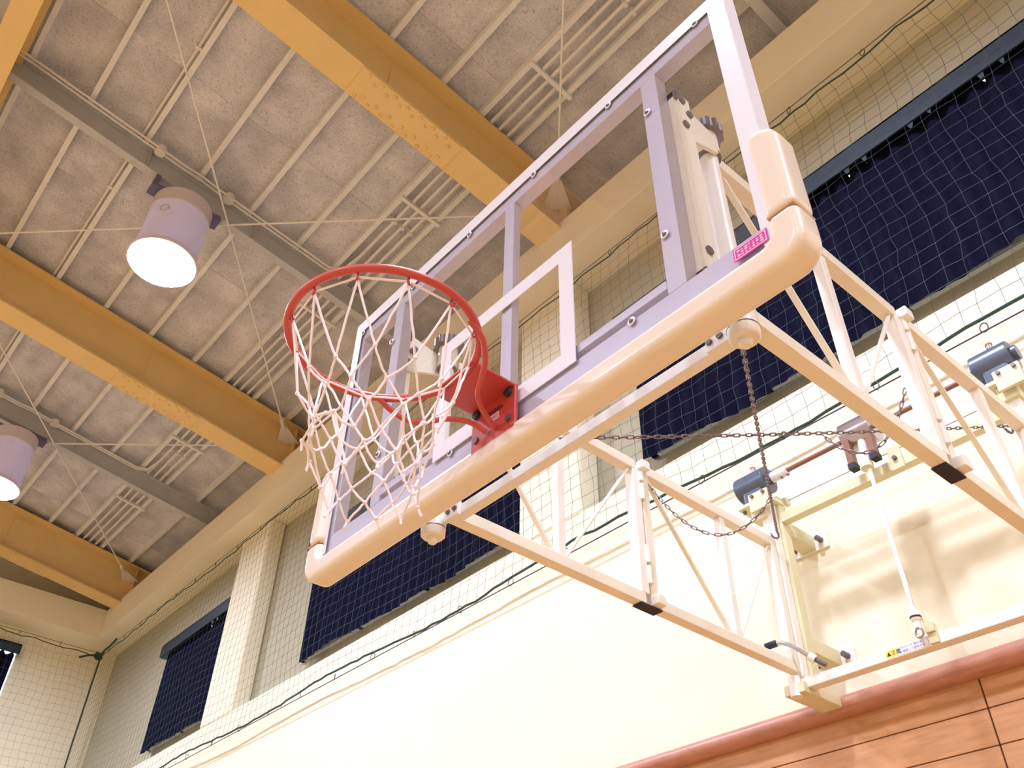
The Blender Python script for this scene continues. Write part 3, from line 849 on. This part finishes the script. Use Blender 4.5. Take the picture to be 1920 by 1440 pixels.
t = thing('screw_jack', (-.02, 2.19, 3.85), 'shiny steel gear cover on rust brown legs in the middle of the shaft', 'gear cover')
MB().cyl((-.125, YS_, ZS_), (.025, YS_, ZS_), .074, 28).build('cover', 'chrome', t, bevel=.003)
for x in (-.11, .0):
    lg = MB().box(x-.008, x+.022, YS_-.062, YS_-.022, 3.90, 4.05).build('leg', 'copper', t, bevel=.002)
    MB().box(x-.010, x+.024, YS_-.064, YS_-.020, 3.872, 3.90).build('foot', 'black', lg)
MB().box(.035, .095, 2.20, 2.215, 3.82, 3.94).build('side_plate', 'ivory', t, bevel=.003)
MB().cyl((.065, 2.20, 3.875), (.065, 2.188, 3.875), .010, 10).build('bolt', 'bolt', t)
MB().cyl((-.04, 2.14, 3.865), (-.04, 2.165, 4.03), .022, 18).build('nut_tube', 'cream_white', t, smooth=True)
MB().cyl((-.04, 2.137, 3.845), (-.04, 2.14, 3.868), .028, 18).build('nut_collar', 'ivory', t, smooth=True)
t = thing('crank_rod', (-.01, 2.12, 3.05), 'slim white vertical rod with a hook ring above the bottom rail', 'rod')
MB().tube([(-.035, 2.14, 3.86), (-.012, 2.118, 3.15)], .0095, 12).build('rod', 'cream_white', t, smooth=True)
MB().lathe([(.0, .0), (.017, .0), (.021, .012), (.021, .03), (.014, .045), (.010, .062), (0, .062)], (-.012, 2.117, 3.105), 18).build('socket', 'cream_white', t, smooth=True)
MB().lathe([(.0212, .010), (.0225, .014), (.0212, .018)], (-.012, 2.117, 3.105), 18).build('socket_band', 'ink', t)
MB().cyl((-.012, 2.117, 3.075), (-.012, 2.117, 3.106), .014, 14).build('socket_end', 'cream_white', t, smooth=True)
MB().tube([(-.012+.019*math.cos(2*math.pi*k/18)*.8, 2.112, 3.056+.019*math.sin(2*math.pi*k/18)) for k in range(18)], .0055, 8, closed=True).build('hook_ring', 'chrome', t, smooth=True)
MB().prism_xz([(.005, 3.052), (.042, 3.052), (.042, 3.085), (.028, 3.10), (.005, 3.125)], 2.125, 2.155).build('rod_bracket', 'ivory', t, bevel=.002)
MB().prism_xz([(.005, 3.01), (.042, 3.01), (.042, 3.052), (.005, 3.052)], 2.135, 2.1495).build('bracket_foot', 'ivory', t, bevel=.002)
t = thing('lock_handle', (-.55, 2.12, 3.1), 'bent steel locking handle with a dark grip at the left post foot', 'handle')
hp = [(-.62, 2.06, 3.19), (-.60, 2.075, 3.195), (-.575, 2.09, 3.185), (-.54, 2.11, 3.155), (-.50, 2.13, 3.115)]
MB().tube(hp, .009, 10).build('lever', 'chrome', t, smooth=True)
MB().cyl((-.66, 2.045, 3.185), (-.612, 2.064, 3.194), .015, 12).build('grip', 'valance', t, smooth=True)
MB().cyl((-.508, 2.126, 3.122), (-.488, 2.136, 3.103), .018, 14).build('boss', 'cream_white', t, smooth=True)
MB().cyl((-.487, 2.137, 3.102), (-.452, 2.152, 3.072), .010, 10).build('stud', 'bolt', t, smooth=True)

# ---------------------------------------------------------------- chains (every link an object of its own)
PITCH = 0.0255
def link_mesh():
    pts = []
    L, W = .0150, .0050
    for i in range(16):
        a = 2*math.pi*i/16
        cx = (L-W) * (1 if math.cos(a) > 1e-6 else -1 if math.cos(a) < -1e-6 else 0)
        pts.append((cx + W*math.cos(a), W*math.sin(a), 0))
    return MB().tube(pts, .0021, 6, closed=True).mesh('chain_link', 'chain', True)
LINK = link_mesh()
def chain(label, pts, parts=()):
    pts = [V(p) for p in pts]
    t = thing('chain', pts[0], label, 'chain', 'steel chains')
    seg = [(pts[i+1]-pts[i]).length for i in range(len(pts)-1)]
    total = sum(seg); n = max(2, int(total/PITCH)); k = 0
    for i in range(n):
        d = (i+.5)*total/n
        j = 0
        while j < len(seg)-1 and d > seg[j]: d -= seg[j]; j += 1
        dr = (pts[j+1]-pts[j]).normalized()
        c = pts[j] + dr*d
        q = dr.to_track_quat('X', 'Z').to_matrix().to_4x4()
        tw = math.radians(15 + 90*(i % 2) + random.uniform(-14, 14))
        place(LINK, 'chain_link', t, Matrix.Translation(c) @ q @ Matrix.Rotation(tw, 4, 'X'))
    return t
def cat(p, q, sag, n=24):
    p, q = V(p), V(q); out = []
    for i in range(n+1):
        f = i/n
        out.append(p + (q-p)*f - V((0, 0, sag*4*f*(1-f))))
    return out
A1 = [(.585, .275, 3.035), (-.545, 2.13, 3.74)]
A2 = [(-.06, .275, 3.10), (.575, 2.13, 3.73)]
c1 = chain('long steel chain running from the right pivot cap back to the left wall post', cat(*A1, .03))
c2 = chain('long taut steel chain running from the tie bar back to the right wall post', cat(*A2, .01))
tp1 = V(A1[0]) + (V(A1[1])-V(A1[0]))*.66; tp1.z -= .027
tp2 = V(A2[0]) + (V(A2[1])-V(A2[0]))*.50; tp2.z -= .012
chain('slack chain looping from the left arm hinge to the long chain', cat((-.585, 1.285, 3.645), tp1, .20))
chain('slack chain looping from the right arm hinge to the long taut chain', cat(tp2, (.585, 1.285, 3.56), .20))
for ch, p in ((c1, A1[1]), (c2, A2[1])):
    x, y, z = p
    MB().tube([(x-.004*k, y+.02*math.sin(k*.9), z-.012+.016*math.cos(k*.9)) for k in range(7)], .005, 6).build('hook', 'chain', ch, smooth=True)

# ---------------------------------------------------------------- hoop
H = thing('basketball_hoop', (0, -.375, 3.05), 'red orange basketball ring with mounting plate and two curved braces', 'hoop')
RR = .235
MB().tube([(RR*math.sin(2*math.pi*k/64), -.375-RR*math.cos(2*math.pi*k/64), 3.05) for k in range(64)], .0105, 12, closed=True).build('ring', 'red', H, smooth=True)
MB().prism_xz([(-.086, 3.042), (.086, 3.042), (.086, 3.050), (-.086, 3.050)], -.165, -.012).build('top_plate', 'red', H, bevel=.0015, seg=1)
vp = MB().box(-.088, .088, -.024, -.012, 2.900, 3.050).build('wall_plate', 'red', H, bevel=.002, seg=1)
for s in (-1, 1):
    MB().cyl((s*.066, -.024, 3.028), (s*.066, -.034, 3.028), .0125, 14).build('bolt', 'ink', vp, smooth=True)
    MB().cyl((s*.066, -.024, 2.945), (s*.066, -.030, 2.945), .010, 14).build('bolt', 'bolt', vp, smooth=True)
    c = [V((s*.196, -.262, 3.044)), V((s*.190, -.215, 3.018)), V((s*.158, -.179, 2.985)), V((s*.112, -.155, 2.967)), V((s*.066, -.126, 2.966)), V((s*.030, -.079, 2.960)), V((s*.016, -.030, 2.943))]
    pts = []
    for i in range(len(c)-1):
        p0, p1, p2, p3 = c[max(i-1, 0)], c[i], c[i+1], c[min(i+2, len(c)-1)]
        for k in range(6):
            f = k/6
            pts.append(.5*((2*p1) + (p2-p0)*f + (2*p0-5*p1+4*p2-p3)*f*f + (3*p1-p0-3*p2+p3)*f**3))
    pts.append(c[-1])
    MB().tube(pts, .0075, 10).build('brace', 'red', H, smooth=True)
MB().box(-.022, .042, -.0248, -.0242, 2.998, 3.002).build('plate_stripe', 'ink', vp)
for i in range(9):
    MB().box(-.018+.0062*i, -.0135+.0062*i, -.0248, -.0242, 3.005, 3.005+random.uniform(.003, .006)).build('plate_print', 'ink', vp)
st = MB().box(-.012, .026, -.0249, -.0242, 2.972, 2.993).build('plate_label', 'pink', vp)
for i in range(3):
    MB().box(-.009, .022, -.0254, -.0249, 2.976+.005*i, 2.978+.005*i).build('label_line', 'copper', st)
# net hooks under the ring and the thin rod they sit on
NA = [2*math.pi*(k+.35)/12 for k in range(12)]
def rp(a, r, z): return V((r*math.sin(a), -.375-r*math.cos(a), z))
MB().tube([rp(a, .222, 3.036) for a in NA], .0028, 6, closed=True).build('net_rod', 'white_net', H, smooth=True)
hk = MB().tube([(.0, 0, .008), (.004, 0, -.004), (.0, 0, -.012), (-.006, 0, -.010), (-.007, 0, -.002)], .0032, 6).mesh('net_hook', 'red', True)
for a in NA:
    place(hk, 'net_hook', H, Matrix.Translation(rp(a, .225, 3.038)) @ Matrix.Rotation(-a, 4, 'Z'))

# ---------------------------------------------------------------- net of the hoop
N = thing('basketball_net', (0, -.375, 2.62), 'white knotted cord net hanging from the red basketball ring', 'net')
rn = random.Random(11)
levels = [(3.030, .222), (2.872, .172), (2.815, .150), (2.765, .135), (2.715, .124), (2.668, .118), (2.625, .118)]
K = []
for j, (z, r) in enumerate(levels):
    row = []
    for k in range(12):
        a = NA[k] + (math.pi/12 if j % 2 else 0)
        jit = 0 if j == 0 else .010
        rr = r + (rn.uniform(-jit, jit))
        p = rp(a + (rn.uniform(-.05, .05) if j else 0), rr, z + rn.uniform(-jit, jit))
        p.x += -.012*j*.5; p.y += .004*j
        row.append(p)
    K.append(row)
# part of the hem is flipped up and outwards on the far left
for j in (4, 5, 6):
    for k in (10, 11, 0):
        d = (V((K[j][k].x, K[j][k].y+.375, 0))).normalized()
        K[j][k] = K[j][k] + d*(.012*(j-3)) + V((0, 0, .035*(j-3)))
def curve(p, q, sag, n=6):
    return [p + (q-p)*(i/n) - V((0, 0, sag*4*(i/n)*(1-i/n))) + V((rn.uniform(-.001, .001), rn.uniform(-.001, .001), 0)) for i in range(n+1)]
for k in range(12):
    for dirn in (0, 1):
        pts = []
        kk = k
        for j in range(len(levels)-1):
            if dirn == 0: nk = kk if j % 2 == 0 else kk+1
            else: nk = kk-1 if j % 2 == 0 else kk
            seg = curve(K[j][kk % 12], K[j+1][nk % 12], rn.uniform(-.004, .010) if j else rn.uniform(-.006, .006))
            pts += seg if not pts else seg[1:]
            kk = nk
        MB().tube(pts, .0029, 6).build('net_cord', 'white_net', N, smooth=True)
knm = MB().lathe([(0, -.0055), (.0045, -.0035), (.0058, 0), (.0045, .0035), (0, .0055)], n=8).mesh('knot', 'white_net', True)
for j in range(1, len(levels)):
    for k in range(12):
        place(knm, 'knot', N, Matrix.Translation(K[j][k]) @ Matrix.Rotation(rn.uniform(0, 3), 4, 'X'))
for k in range(12):
    p = K[-1][k]
    MB().tube([p, p + V((rn.uniform(-.012, .012), rn.uniform(-.012, .012), -.022))], .0032, 6).build('cord_end', 'white_net', N, smooth=True)
